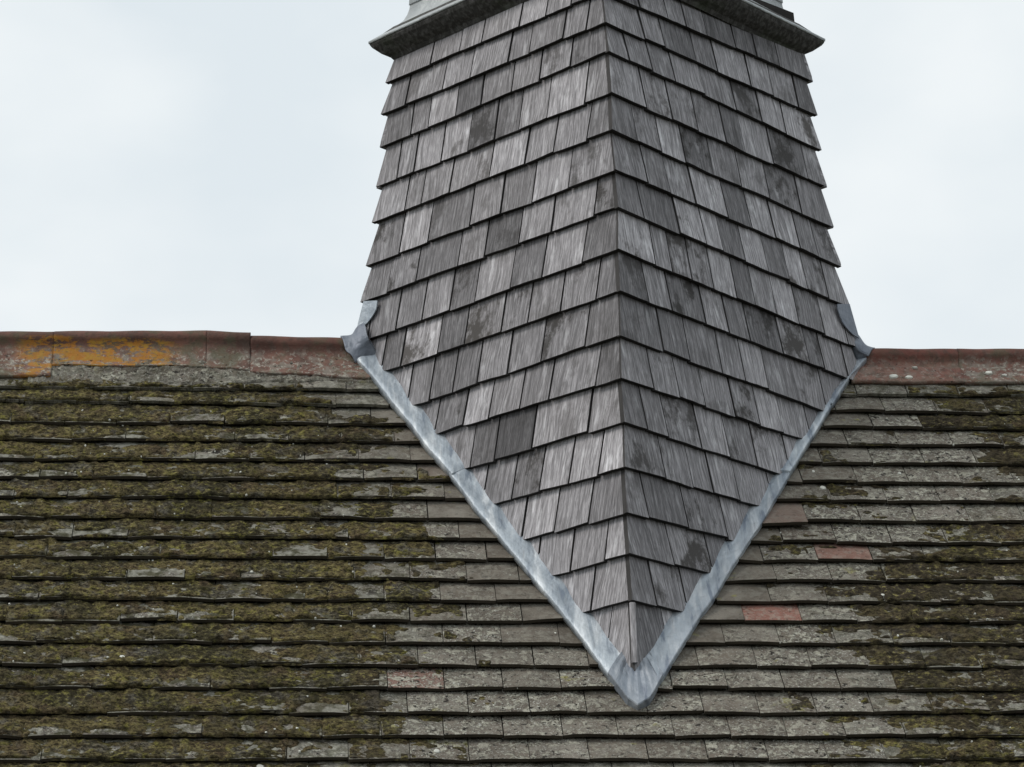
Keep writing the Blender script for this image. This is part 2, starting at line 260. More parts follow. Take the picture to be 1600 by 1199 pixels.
for q in range(2):                                            # long walls under the eaves
    sg = -1 if q == 0 else 1
    yy = sg*(abs(ye)-.30)
    sheet('wall', [(X0+.2, yy-.12, ze+.10), (X1-.2, yy-.12, ze+.10), (X1-.2, yy+.12, ze+.10), (X0+.2, yy+.12, ze+.10)], M_BRICK, roof, 2.9)
for xx in (X0+.3, X1-.3):                                     # gable walls
    V = []
    for x in (xx-.1, xx+.1): V += [(x, ye+.45, -5.7), (x, -ye-.45, -5.7), (x, -ye-.45, ze+.3), (x, 0, -.14), (x, ye+.45, ze+.3)]
    mesh('gable_wall', V, [(0, 1, 2, 3, 4), (9, 8, 7, 6, 5)] + [(i, i+5, (i+1) % 5+5, (i+1) % 5) for i in range(5)], M_BRICK, roof)

sL, sR = T['sL'], T['sR']
def row_s(n, x):                                              # lower edge of course n at x
    if n < 0: return (.197 if n == -1 else .09) + .0*x
    if n > 17: return row_s(17, x) + (n-17)*.1
    t = (x+1.70)/2.44; t = min(max(t, -.3), 1.3); return sL[n]*(1-t) + sR[n]*t
def _bd(s, pts):
    xs = [p[0] for p in pts]; ys = [p[1] for p in pts]; return np.interp(s, xs, ys)
MB_L = [(.12, -1.0), (.3, -.82), (.45, -.80), (.7, -.74), (.95, -.70), (1.2, -.66), (1.5, -.66), (1.7, -.74), (2.1, -.86)]
MB_R = [(.12, 1.02), (.35, 1.10), (.5, 1.22), (.75, 1.24), (.9, 1.05), (1.05, .80), (1.2, .60), (1.4, .58), (1.55, .66), (1.8, .70), (1.95, .60), (2.1, .52)]
def moss_amount(x, s, soft=.16):                              # 0..1 how mossy the roof is
    a = np.clip((_bd(s, MB_L)+soft*.35 - x)/soft, 0, 1); b = np.clip((x - _bd(s, MB_R)+soft*.35)/soft, 0, 1)
    return np.maximum(a, b)
def vnoise(x, y, seed=0):                                     # smooth value noise on arrays
    xi = np.floor(x).astype(np.int64); yi = np.floor(y).astype(np.int64); fx = x-xi; fy = y-yi
    fx = fx*fx*(3-2*fx); fy = fy*fy*(3-2*fy)
    def hsh(a, b):
        v = (a*374761393 + b*668265263 + seed*144665) & 0xffffffff
        v = ((v ^ (v >> 13))*1274126177) & 0xffffffff
        return ((v ^ (v >> 16)) & 0xffff)/65535.0
    return (hsh(xi, yi)*(1-fx)+hsh(xi+1, yi)*fx)*(1-fy) + (hsh(xi, yi+1)*(1-fx)+hsh(xi+1, yi+1)*fx)*fy
def fbm(x, y, seed, octv=4, gain=.55):
    t = 0; a = 1; n = 0
    for k in range(octv): t = t + a*vnoise(x*2**k+k*17.3, y*2**k+k*9.1, seed+k); n += a; a *= gain
    return t/n
def project(P):                                               # is a tile inside the picture: decides only what is its own object
    d = P - cam.location; w_ = d.dot(_f); return 800+4822.86*d.dot(_r2)/w_, 599.5-4822.86*d.dot(_u2)/w_
TW = .165
def tile_verts(x0, x1, sb0, sb1, st, tilt=0, lift=0, cut=None):
    n = 5; V = []; camber = random.uniform(.001, .004)
    jb = [random.uniform(-.0012, .0012) for _ in range(n)]
    for lay in range(2):
        for j in range(n):
            t = j/(n-1); x = x0+(x1-x0)*t; c = camber*(1-(2*t-1)**2)
            sb = sb0+(sb1-sb0)*t + jb[j]
            V.append(RP(x, sb, c+lift+tilt*(t-.5) - lay*.0112))
            V.append(RP(x, st, c - .027 + lift*.2 - lay*.012))
    F = []
    o = 2*n
    for j in range(n-1):
        a = 2*j; F.append((a, a+2, a+3, a+1)); F.append((o+a, o+a+1, o+a+3, o+a+2)); F.append((a, o+a, o+a+2, a+2)); F.append((a+1, a+3, o+a+3, o+a+1))
    F += [(0, 1, o+1, o), (2*n-2, o+2*n-2, o+2*n-1, 2*n-1)]
    return V, F
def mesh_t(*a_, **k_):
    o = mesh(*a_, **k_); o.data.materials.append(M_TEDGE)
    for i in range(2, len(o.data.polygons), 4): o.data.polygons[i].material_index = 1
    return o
inner = [(p[2], p[3]) for p in T['PA']]
def under_turret(x, s):
    if s > 1.55: return False
    m = 1.585; half = .80*(1 - max(s, 0)/m); return abs(x+.03*s) < half-.12
cand = []
for n in range(-1, 34):
    xj = []
    if 0 <= n <= 17:
        a, b = T['TJ'][n]
        def fill(p, q):
            k = max(1, round((q-p)/TW)); return [p+(q-p)*i/k for i in range(1, k)]
        base = sorted(a+b); xj = []
        for p, q in zip(base[:-1], base[1:]): xj += [p]+fill(p, q)
        xj.append(base[-1])
        lo, hi = base[0], base[-1]
    else:
        lo = hi = random.uniform(-.08, .08); xj = [lo]
    while lo > X0: lo -= TW*random.uniform(.975, 1.03); xj.append(lo)
    while hi < X1: hi += TW*random.uniform(.975, 1.03); xj.append(hi)
    xj = sorted(xj)
    for p, q in zip(xj[:-1], xj[1:]):
        if q-p < .02: continue
        sb = row_s(n, (p+q)/2); cand.append((n, p, q, sb))
specials = {}   # (row, x) -> colour and pose
SPEC = [(.628, 1.068, 'red'), (.376, 1.371, 'orange'), (-.67, 1.667, 'pink'), (-.797, .278, 'lich'), (.235, 1.372, 'yel'), (.462, .84, 'brown'), (-.5, .61, 'warm')]
single, rest = [], []
JOINTS = {}
for c_ in cand: JOINTS.setdefault(c_[0], []).append(c_[1])
JOINTS = {k: np.array(sorted(v)) for k, v in JOINTS.items()}
for c_ in cand:
    n, p, q, sb = c_
    xm, sm = (p+q)/2, sb-.05
    X, Y = project(RP(xm, sm, 0))
    Xa, _ = project(RP(p, sm, 0)); Xb, _ = project(RP(q, sm, 0))
    vis = Xb > 6 and Xa < 1594 and 560 < Y < 1203 and not under_turret(xm, sm) and n <= 18 and not (n == 18 and Y > 1199)
    (single if vis else rest).append(c_)
single.sort(key=lambda c_: -c_[3]); rest += single[299:]; single = single[:299]
Vr, Fr = [], []
for c_ in single + rest:
    n, p, q, sb = c_; solo = c_ in single if len(single) < 1 else None
single_set = set(single)
for c_ in single + rest:
    n, p, q, sb = c_; xm, sm = (p+q)/2, sb-.05
    st = (row_s(n-1, xm) if n > -1 else .0) - .035
    gap = random.uniform(.0006, .0022)
    m = float(moss_amount(np.array(xm), np.array(sm), .45))
    j0 = random.gauss(0, .0023); j1 = j0 + random.gauss(0, .0022)
    lift = abs(random.gauss(0, .0022)); tilt = random.gauss(0, .0032)
    lich = .15 + .75*min(1, max(0, (abs(xm+.0)-.30*max(0, 1.6-sm)/1.0-.10)/.35)); lich *= random.uniform(.35, 1.1)
    if sm > 1.5 or xm > .5: lich = max(lich, random.uniform(.35, .95))
    if abs(xm) < .80*(1-sm/1.6)+.17 and sm < 1.55: lich *= .35
    red = max(0, random.gauss(.0, .05)); kind = None
    for sx_, ss, kd in SPEC:
        if p <= sx_ < q and sb-.1 < ss < sb: kind = kd
    if kind == 'red': red, lich, m = .62, .15, 0
    if kind == 'orange': red, lich, m = 1.0, .25, 0
    if kind == 'pink': red, lich, m = .5, 1.0, 0
    if kind == 'lich': lich, m = 1.2, 0
    if kind == 'warm': red = .2
    if kind == 'brown': red, lich, m, tilt, lift = .34, .05, 0, .005, .013; j0 += .034; j1 += .030
    V, F = tile_verts(p+gap, q-gap, row_s(n, p)+j0, row_s(n, q)+j1, st, tilt, lift)
    if c_ in single_set:
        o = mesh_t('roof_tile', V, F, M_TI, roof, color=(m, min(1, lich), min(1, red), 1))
        if kind == 'red': tag(o, 'clean dull red tile')
        if kind == 'orange': tag(o, 'bright orange-red tile')
        if kind == 'brown': tag(o, 'slipped brown tile sitting proud of its course')
        if kind == 'pink': tag(o, 'pinkish tile crusted with white lichen')
    else:
        k = len(Vr); Vr += V; Fr += [tuple(i+k for i in f) for f in F]
o = mesh('roof_tile_field', Vr, Fr, M_TI, roof, color=(.6, .6, 0, 1)); tag(o, kind='stuff')

# ridge tiles -----------------------------------------------------
def hs(x, s, h): v = RP(x, s, h); return (v.y, v.z)
def ridge_prof(zc, sw, R=.0245, hw=.010):
    """outline of a rolled ridge tile seen end on, front bottom to back bottom, then the underside"""
    zc = zc-R; wz = hs(0, .055, hw-.003)
    half = [hs(0, sw, hw)] + [hs(0, sw+(.075-sw)*k/7, hw-.004*k/7) for k in range(1, 8)] + [wz, (-.0225, max(wz[1]+.006, zc-.045)), (-.0155, zc-R*.98)]
    a0 = math.radians(208)
    for k in range(8):
        a = a0 + (math.radians(90)-a0)*k/7; half.append((R*math.cos(a), zc+R*math.sin(a)))
    full = half + [(-y, z) for y, z in half[-2::-1]]
    und = [(-hs(0, sw, hw)[0]-.0, hs(0, sw, hw-.014)[1]), (0, hs(0, .03, -.02)[1]), (hs(0, sw, hw-.014)[0], hs(0, sw, hw-.014)[1])]
    return full, und
def ridge_tile(x0, x1, z0, z1, sw0, sw1, col, seed):
    N = max(4, int((x1-x0)/.007)) if -2.3 < x0 < 1.65 else 12; V = []; F = []; rr = random.Random(seed)
    for i in range(N+1):
        t = i/N; x = x0+(x1-x0)*t; full, und = ridge_prof(z0+(z1-z0)*t, sw0+(sw1-sw0)*t + .003*math.sin(x*23+seed))
        row = full+und; K = len(row)
        for j, (y, z) in enumerate(row): V.append((x, y, z + (.0010*math.sin(x*31+j) if j < len(full) else 0) + (.0085*(float(fbm(x*70, j*.9+seed, 55, 3, .7))-.45) if 0 < j < 9 or 0 < len(full)-1-j < 9 else 0)))
    for i in range(N):
        for j in range(K): F.append((i*K+j, i*K+(j+1) % K, (i+1)*K+(j+1) % K, (i+1)*K+j))
    F.append(tuple(range(K))[::-1]); F.append(tuple(range(N*K, N*K+K)))
    return mesh('ridge_tile', V, F, M_RI, roof, smooth=False, color=col)
RT = [(-1.7885, -1.298, .072, .079, .083, .083, (.95, 1, .25, 1)), (-1.2975, -1.157, .079, .074, .088, .105, (1, .0, .1, 1)), (-1.1565, -.77, .063, .057, .112, .146, (.75, 0, .35, 1)),
      (-2.27, -1.789, .066, .071, .146, .148, (.9, .9, .3, 1)), (.79, 1.1615, .0385, .040, .140, .138, (.35, 0, 1, 1)), (1.162, 1.6425, .041, .044, .138, .134, (.8, 0, .5, 1))]
x = -2.273
while x > X0: RT.append((x-.48, x-.003, .064, .064, .14, .14, (.8, 0, .3, 1))); x -= .483
x = 1.643
while x < X1: RT.append((x, x+.48, .044, .044, .14, .14, (.8, 0, .3, 1))); x += .483
for k, r_ in enumerate(RT):
    o = ridge_tile(*r_, k)
    if k == 0: tag(o, 'ridge tile spread with orange lichen')
    if k == 4: tag(o, 'clean red ridge tile beside the turret')
    for p in o.data.polygons: p.use_smooth = len(p.vertices) == 4
# torching mortar showing under the raised ridge tiles
gx = np.arange(-1.86, -.74, .005); gs = np.arange(.05, .205, .005)
MX, MS = np.meshgrid(gx, gs, indexing='ij')
mh = .002 + .012*(fbm(MX*26, MS*26, 61, 4)-.35) + .010*(fbm(MX*90, MS*90, 66, 3)-.5)
end = .176 + .020*(fbm(MX*14, MX*0+3, 71, 3)-.4) - .02*np.clip((MX+1.25)*6, 0, 1)
mh = mh - np.clip((MS-end)*1.2, 0, .03)
V = [RP(a, b, c) for a, b, c in zip(MX.ravel(), MS.ravel(), mh.ravel())]; nS = len(gs)
F = [(i*nS+j, i*nS+j+1, (i+1)*nS+j+1, (i+1)*nS+j) for i in range(len(gx)-1) for j in range(nS-1)]
o = mesh('mortar_bed', V, F, M_TI, roof, smooth=True, color=(.35, .8, 0, 1))

# ---------------------------------------------------------------- moss
BARE = [(-1.90, .580), (-1.72, .575), (-1.50, .475), (-1.56, .49), (-1.93, .675), (-1.76, .675), (-1.9, .77), (-1.69, .77), (-1.66, .97), (-1.52, .965), (-1.66, 1.07), (-1.2, 1.17), (-1.88, 1.275), (-1.45, 1.37), (-1.75, 1.27), (-1.83, 1.47), (-1.1, 1.48), (-1.62, 1.57), (-1.3, 1.67), (-.95, 1.77), (-1.5, 1.88), (1.15, 1.18), (1.02, 1.37), (.80, 1.47), (1.1, 1.68), (.75, 1.88)]
def grid_moss():
    du, dv = .0042, .0040
    xs0 = np.concatenate([np.arange(-6.3, -2.75, .013), np.arange(-2.75, 2.6, du), np.arange(2.6, 6.3, .013)]); allV = []; allF = []; allT = []; base = 0
    for n in range(-1, 34):
        xs = xs0 if n < 21 else xs0[::3]
        for side in (-1, 1):
            xx = xs[xs < -.45] if side < 0 else xs[xs > .38]
            lo_ = np.array([row_s(n-1, a) if n > -1 else .12 for a in xx]); hi_ = np.array([row_s(n, a) for a in xx])
            K = int(.112/dv)
            t = np.linspace(0, 1.012, K)[None, :]
            S = lo_[:, None]*(1-t) + hi_[:, None]*t; X = np.repeat(xx[:, None], K, 1)
            M = moss_amount(X, S, .42)
            for qx, qs, kd in SPEC: M = np.where((np.abs(X-qx) < .10) & (np.abs(S-qs) < .06), 0, M)
            cov = fbm(X*9, S*13+n*3.1, 3, 4); patch = fbm(X*3.1, S*3.7+n*11.7, 40, 3); edge = fbm(X*30, S*30, 9, 3)
            # thinner and torn towards the lower edge of some tiles, solid elsewhere
            bare = np.clip((patch-.585)*7, 0, 1)*np.clip((t-.2)*2.0, 0, 1)
            for bx, bs in BARE: bare = np.maximum(bare, 1.6*np.clip(1.25-np.hypot((X-bx)/.085, (S-bs)/.030)+(edge-.5)*1.1, 0, 1))
            dens = M*1.20 - .22 + (cov-.5)*1.9 + (edge-.5)*.55 - bare*.8
            for qx, qs, kd in SPEC: dens = np.where((np.abs(X-qx) < .10) & (np.abs(S-qs) < .06), -1, dens)
            jr = JOINTS.get(n, np.array([0.0])); q_ = np.clip(np.searchsorted(jr, xx), 0, len(jr)-1); dj = np.minimum(np.abs(xx-jr[q_]), np.abs(xx-jr[np.maximum(q_-1, 0)]))
            rj = (np.sin(jr*913.7+n)*43758.5) % 1; own = (np.sin(jr*411.3+n*7)*15731.7) % 1
            dens = dens - (np.exp(-(dj/.0045)**2)*(.25+.55*rj[q_]))[:, None]*np.clip(t*1.6, 0, 1) + (own[q_]*.62-.42)[:, None]
            h = np.clip(dens*2.2, 0, 1)
            rough = fbm(X*45, S*70, 21, 4, .75)
            tall = .001 + .019*np.clip(fbm(X*22, S*26, 5, 3)-.15, 0, 1)
            H = np.sqrt(h)*tall + (rough-.5)*.019*h
            H = np.where(h > 0, H, -.004)
            lip = np.clip((t-.95)/.062, 0, 1); H = H*(1-lip**2) - .004*lip**4
            tp = np.clip(t, 0, 1); surf = -.021*(1-tp)      # tile surface rises to its lower edge
            H = surf + H + .001
            S2 = S + (fbm(X*24, S*24, 77, 2)-.5)*.008*(t > .8)
            idx = np.arange(X.size).reshape(X.shape)
            keep = (h > .02)
            kq = keep[:-1, :-1] | keep[1:, :-1] | keep[:-1, 1:] | keep[1:, 1:]
            a = idx[:-1, :-1][kq]; b = idx[1:, :-1][kq]; c = idx[1:, 1:][kq]; d = idx[:-1, 1:][kq]
            if not len(a): continue
            Fq = np.stack([a, d, c, b], 1)
            used = np.unique(Fq); rem = np.full(X.size, -1); rem[used] = np.arange(len(used))
            xv, sv, hv = X.ravel()[used], S2.ravel()[used], H.ravel()[used]
            allV.append(np.stack([xv, -sv*CT-hv*ST, -sv*ST+hv*CT], 1)); allF.append(rem[Fq]+base); base += len(used)
            allT.append((np.clip((t*0+fbm(X*5, S*6, 91, 3)-.45)*3, 0, 1)*np.clip(1.3-M, 0, 1) + (X > 0)*np.clip(fbm(X*4, S*5, 123, 3)*2.2-.55, 0, .85)*.8).ravel()[used])
    V = np.concatenate(allV).astype(np.float32); F = np.concatenate(allF).astype(np.int32); Tt = np.concatenate(allT).astype(np.float32)
    m = bpy.data.meshes.new('moss'); m.vertices.add(len(V)); m.vertices.foreach_set('co', V.ravel())
    m.loops.add(F.size); m.loops.foreach_set('vertex_index', F.ravel()); m.polygons.add(len(F)); m.polygons.foreach_set('loop_start', np.arange(0, F.size, 4, dtype=np.int32))
    m.update(calc_edges=True); m.validate(); m.materials.append(M_MO)
    at = m.attributes.new('tint', 'FLOAT', 'POINT'); at.data.foreach_set('value', Tt)
    m.polygons.foreach_set('use_smooth', np.ones(len(m.polygons), dtype=bool))
    o = bpy.data.objects.new('moss', m); C.objects.link(o); print('moss quads', len(F)); return o
tag(grid_moss(), 'olive green and brown moss growing over the roof tiles', 'moss', kind='stuff')

# white lichen and dropping spots, small thick discs
V, F = [], []
def spot(x, s, r, h0=.001, st=1.0):
    k = len(V); n = 7; a0 = random.random()*6
    rad = [r*random.uniform(.65, 1.2) for _ in range(n)]
    for lay, (sc, hh) in enumerate(((1.0, h0-.003), (.85, h0+.002), (.45, h0+.003))):
        for i in range(n):
            a = a0+i*2*math.pi/n; V.append(RP(x+rad[i]*sc*math.cos(a)*st, s+rad[i]*sc*math.sin(a), hh))
    for l in range(2):
        for i in range(n): j = (i+1) % n; F.append((k+l*n+i, k+l*n+j, k+(l+1)*n+j, k+(l+1)*n+i)[::-1])
    F.append(tuple(k+2*n+i for i in range(n))[::-1])
def surf_h(x, s):
    for n in range(-1, 24):
        b = row_s(n, x)
        if s < b: a = row_s(n-1, x) if n > -1 else .05; return -.021*(1-(s-a)/(b-a))
    return 0
for k in range(420):
    x = random.uniform(-2.1, 1.6); s = random.uniform(.3, 2.1)
    if abs(x) < .80*(1-s/1.6)+.12: continue
    mm = float(moss_amount(np.array(x), np.array(s))); spot(x, s, random.uniform(.0018, .0042)*(1.25 if random.random() < .1 else 1), surf_h(x, s) + mm*.007)
for x, s, r in ((-1.492, 1.548, .011), (.60, .62, .007), (.62, .70, .010), (.95, 1.30, .008), (.72, 1.25, .007), (.87, .63, .008), (1.0, 1.63, .009), (-.62, 1.95, .010), (-1.1, 2.0, .012)): spot(x, s, r, surf_h(x, s)+.005)
for x, s, r in ((1.25, .085, .009), (1.30, .10, .007), (.93, .11, .012), (.98, .115, .009), (1.01, .06, .006)): spot(x, s, r, .0115, 1.6)
o = mesh('lichen_spot', V, F, M_SPOT, roof); tag(o, kind='stuff')

# ---------------------------------------------------------------- the shingled turret
tur = empty('shingled_turret', (0, 0, 0))
tag(tur, 'square grey cedar shingled turret set cornerwise across the roof ridge', 'turret', kind='thing')
PL = [Vector(p) for p in T['L']]; PR = [Vector(p) for p in T['R']]; PF = [Vector(p) for p in T['F']]
for P_, d in ((PL, PL[0]-PL[1]), (PR, PR[0]-PR[1]), (PF, PF[0]-PF[1])):
    P_[-1] = P_[-1]+(P_[-1]-P_[-2])*.3; P_.insert(0, P_[0]+d); P_.insert(0, P_[0]+d)             # two more courses behind the cornice
JLt = [[.2, .38, .55, .72, .86]]*2 + T['JL']; JRt = [[.17, .33, .5, .68, .85]]*2 + T['JR']
RN = Vector((0, -ST, CT))
def clip(poly, nrm, d):                                       # keep nrm.P >= d
    out_ = []
    for i in range(len(poly)):
        a, b = poly[i], poly[(i+1) % len(poly)]; da, db = nrm.dot(a)-d, nrm.dot(b)-d
        if da >= 0: out_.append(a)
        if (da >= 0) != (db >= 0): out_.append(a+(b-a)*(da/(da-db)))
    return out_
TH_S = .015
def shingle(A, B, A0, B0, t0, t1, nrm, planes, tone, name='shingle', par=None, sink=0.0):
    """A..B the lower edge of the course (arris to side), A0..B0 the course above"""
    e = (B-A).normalized(); tm = (t0+t1)/2; Pm = A.lerp(B, tm); d0 = B0-A0
    tu = min(1.05, max(-.05, (Pm-A0).dot(d0)/d0.length_squared)); lu = A0.lerp(B0, tu)-Pm
    nl = e.cross(lu).normalized(); nrm = nl if nl.dot(nrm) > 0 else -nl
    up = nrm.cross(e)
    if up.z < 0: up = -up
    HL = lu.dot(up)
    a = A.lerp(B, t0); b = A.lerp(B, t1)
    gp = random.uniform(.0020, .0046)*(.8 if nrm.x > 0 else 1); a = a+e*gp; b = b-e*gp
    drop = random.gauss(0, .0018); sk = random.gauss(0, .0014)
    out_b = random.uniform(-.001, .0022)
    H = HL + .03
    a = a - up*(drop+sk) + nrm*out_b; b = b - up*(drop-sk) + nrm*out_b
    slope = up - nrm*((TH_S+.002)/(H-.03)); slope.normalize()   # face leans in so that its top slides under the course above
    n_e = 4; poly = []
    for k in range(n_e+1):
        t = k/n_e; poly.append(a.lerp(b, t) + up*(random.uniform(-.0009, .0009)))
    lean = random.uniform(-.004, .004)
    poly += [b+slope*H+e*lean*.3, a+slope*H+e*lean*.3]
    org = a.copy()
    for pn, pd in planes: poly = clip(poly, pn, pd)
    if len(poly) < 3: return None
    ar = sum(((poly[i]-poly[0]).cross(poly[i+1]-poly[0])).length for i in range(1, len(poly)-1))/2
    if ar < 6e-5: return None
    inn = [p - nrm*(TH_S+random.uniform(0, .0008)) for p in poly]; k = len(poly)
    fnx = sum(((poly[i]-poly[0]).cross(poly[i+1]-poly[0]) for i in range(1, k-1)), Vector())
    F = [tuple(range(k)), tuple(range(2*k-1, k-1, -1))] + [(i, i+k, (i+1) % k+k, (i+1) % k) for i in range(k)]
    V = poly+inn
    if fnx.dot(nrm) < 0: F = [f[::-1] for f in F]
    uv = [((p-org).dot(e), (p-org).dot(up)) for p in V]
    if name is None: return V, F, uv
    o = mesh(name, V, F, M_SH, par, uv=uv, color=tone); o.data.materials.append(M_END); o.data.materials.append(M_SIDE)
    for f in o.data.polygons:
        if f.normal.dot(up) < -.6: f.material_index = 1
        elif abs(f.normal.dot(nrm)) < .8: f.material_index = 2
    return o
DARK = {('L', 2, 4): (.33, .5), ('L', 3, 4): (.40, .8), ('L', 3, 3): (.42, .5), ('L', 5, 4): (.45, .5), ('L', 6, 3): (.30, .5), ('L', 8, 5): (.38, .5), ('L', 11, 2): (.22, .3), ('L', 11, 3): (.36, .4),
        ('R', 8, 5): (.34, .9), ('R', 3, 6): (.40, .9), ('L', 9, 5): (.40, .4), ('L', 10, 0): (.40, .3), ('L', 9, 0): (.42, .3), ('L', 7, 4): (.42, .8), ('R', 4, 0): (.42, .6), ('L', 4, 0): (.45, .3),
        ('L', 8, 0): (.46, .6), ('L', 12, 3): (.44, .9), ('R', 9, 1): (.44, .5), ('R', 8, 0): (.38, .7)}
CLIPH = .010
cnt = 0
for face, PS, JT in (('L', PL, JLt), ('R', PR, JRt)):
    for i in range(1, len(PF)):
        ci = i-2                                             # measured course number
        A, B, A0, B0 = PF[i], PS[i], PF[i-1], PS[i-1]
        nrm = (B-A).cross(((A0+B0)-(A+B))/2).normalized()
        if nrm.y > 0: nrm = -nrm
        e = (B-A).normalized(); cl = nrm.cross(RN).cross(nrm).normalized(); cl = cl if cl.dot(RN) > 0 else -cl
        pc = A + e*((CLIPH-RN.dot(A))/RN.dot(e)); planes = [(cl, cl.dot(pc)), (Vector((0, 0, -1)), -1.135)]
        p1 = (A0-A).cross(Vector((A.x, A.y, 0))).normalized(); p1 = p1 if p1.dot(e) > 0 else -p1; planes.append((p1, p1.dot(A)+(.0058 if face == 'L' else -.0006)))
        p2 = (B0-B).cross(Vector((B.x, B.y, 0))).normalized(); p2 = p2 if p2.dot(e) < 0 else -p2; planes.append((p2, p2.dot(B)+.0005))
        js = [0.0]+list(JT[i])
        while js[-1]+.12 < 1.0 and ci >= 7: js.append(js[-1]+random.uniform(.10, .13))
        js.append(1.0)
        for k in range(len(js)-1):
            tn, stn = DARK.get((face, ci, k), (None, None))
            if tn is not None: tn *= .80
            if tn is None:
                tn = min(.78, max(.34, random.gauss(.52, .115 if face == 'L' else .13))); stn = random.choice([0, .1, .2, .4, .7, 1.0])
                if face == 'L' and ci >= 12: tn += .08; stn *= .3
                if face == 'R': tn -= .035; stn = min(1, stn*1.2)  # right face toned down to paint in its weaker light
                if ci <= 1: tn -= .03; stn *= .5
            col = (tn, stn, random.uniform(0, .25) if face == 'L' else random.uniform(0, .08), 1)  # left face tinted warmer to paint in the sunlight on it
            if shingle(A, B, A0, B0, js[k] - (.05 if k == 0 else 0), js[k+1] + (.05 if k == len(js)-2 else 0), nrm, planes, col, 'shingle', tur): cnt += 1
print('shingles', cnt)
# the two rear faces and the hidden backing
PB = [Vector((-p.x, -p.y, p.z)) for p in PF]
Vb, Fb, Ub = [], [], []
RNB = Vector((0, ST, CT))
for PS in (PL, PR):
    for i in range(1, len(PF)):
        A, B, A0, B0 = PB[i], PS[i], PB[i-1], PS[i-1]
        nrm = (B-A).cross(((A0+B0)-(A+B))/2).normalized()
        if nrm.y < 0: nrm = -nrm
        e = (B-A).normalized(); planes = [(RNB, CLIPH), (Vector((0, 0, -1)), -1.135)]
        p1 = (A0-A).cross(Vector((A.x, A.y, 0))).normalized(); p1 = p1 if p1.dot(e) > 0 else -p1; planes.append((p1, p1.dot(A)+.0008))
        p2 = (B0-B).cross(Vector((B.x, B.y, 0))).normalized(); p2 = p2 if p2.dot(e) < 0 else -p2; planes.append((p2, p2.dot(B)+.0005))
        js = [0]; 
        while js[-1] < .9: js.append(js[-1]+random.uniform(.09, .15))
        js[-1] = 1
        for k in range(len(js)-1):
            r_ = shingle(A, B, A0, B0, js[k], js[k+1], nrm, planes, None, None)
            if r_: kk = len(Vb); Vb += r_[0]; Fb += [tuple(j+kk for j in f) for f in r_[1]]; Ub += r_[2]
o = mesh('rear_shingle', Vb, Fb, M_SH, tur, uv=Ub, color=(.48, .3, .1, 1)); tag(o, kind='stuff')
V = []; nl_ = len(PF)
for i in range(nl_):
    for P_ in (PF, PR, PB, PL): p = P_[i]; V.append(Vector((p.x*.945, p.y*.945, p.z)))
mesh('turret_boarding', V, [(0, 1, 2, 3), tuple(4*nl_-1-k for k in range(4))] + [(4*i+j, 4*i+(j+1) % 4, 4*i+(j+1) % 4+4, 4*i+j+4)[::-1] for j in range(4) for i in range(nl_-1)], M_DARK, tur)

# cornice, lead drip skirt and lead-clad upper stage: rings round the turret's axis
def ring(name, prof, mat, col, sub=14, close=False, noise_=0.0):
    V, F, U = [], [], []; K = len(prof); NS = 4*sub
    for q in range(NS):
        c_, t = divmod(q, sub); t /= sub
        a0 = AZ + c_*math.pi/2; a1 = a0+math.pi/2
        for j, (r_, z_) in enumerate(prof):
            x_ = r_*(math.cos(a0)*(1-t)+math.cos(a1)*t); y_ = r_*(math.sin(a0)*(1-t)+math.sin(a1)*t)
            nz = noise_*math.sin(q*2.1+j*1.3)*random.uniform(.3, 1)
            V.append((x_, y_, z_+nz)); U.append((q*.07, z_))
    for q in range(NS):
        q2 = (q+1) % NS
        for j in range(K-1): F.append((q*K+j, q2*K+j, q2*K+j+1, q*K+j+1))
        if close: F.append((q*K+K-1, q2*K+K-1, q2*K, q*K))
    return mesh(name, V, F, mat, tur, smooth=mat == M_LEG, uv=U, color=col)
ring('cornice', [(.690, 1.074), (.703, 1.087), (.730, 1.098), (.762, 1.120), (.7705, 1.130), (.7715, 1.140), (.69, 1.20)], M_CO, (0, 0, 0, 1), close=True, noise_=.0008)
ring('lead_skirt', [(.7690, 1.1360), (.7745, 1.1350), (.7755, 1.1440), (.762, 1.1520), (.735, 1.1680), (.705, 1.1860), (.675, 1.2060), (.655, 1.2240), (.643, 1.2440), (.636, 1.2640), (.632, 1.2950), (.622, 1.2950), (.640, 1.20), (.755, 1.142)], M_LEG, (0, .10, 0, 1), close=True, noise_=.0006)
ring('lead_cladding', [(.625, 1.279), (.6375, 1.2800), (.6370, 1.2850), (.628, 1.50), (.612, 1.502), (.625, 1.51), (.610, 2.1), (.45, 2.3), (.01, 2.9)], M_LEG, (0, .10, 0, 1))
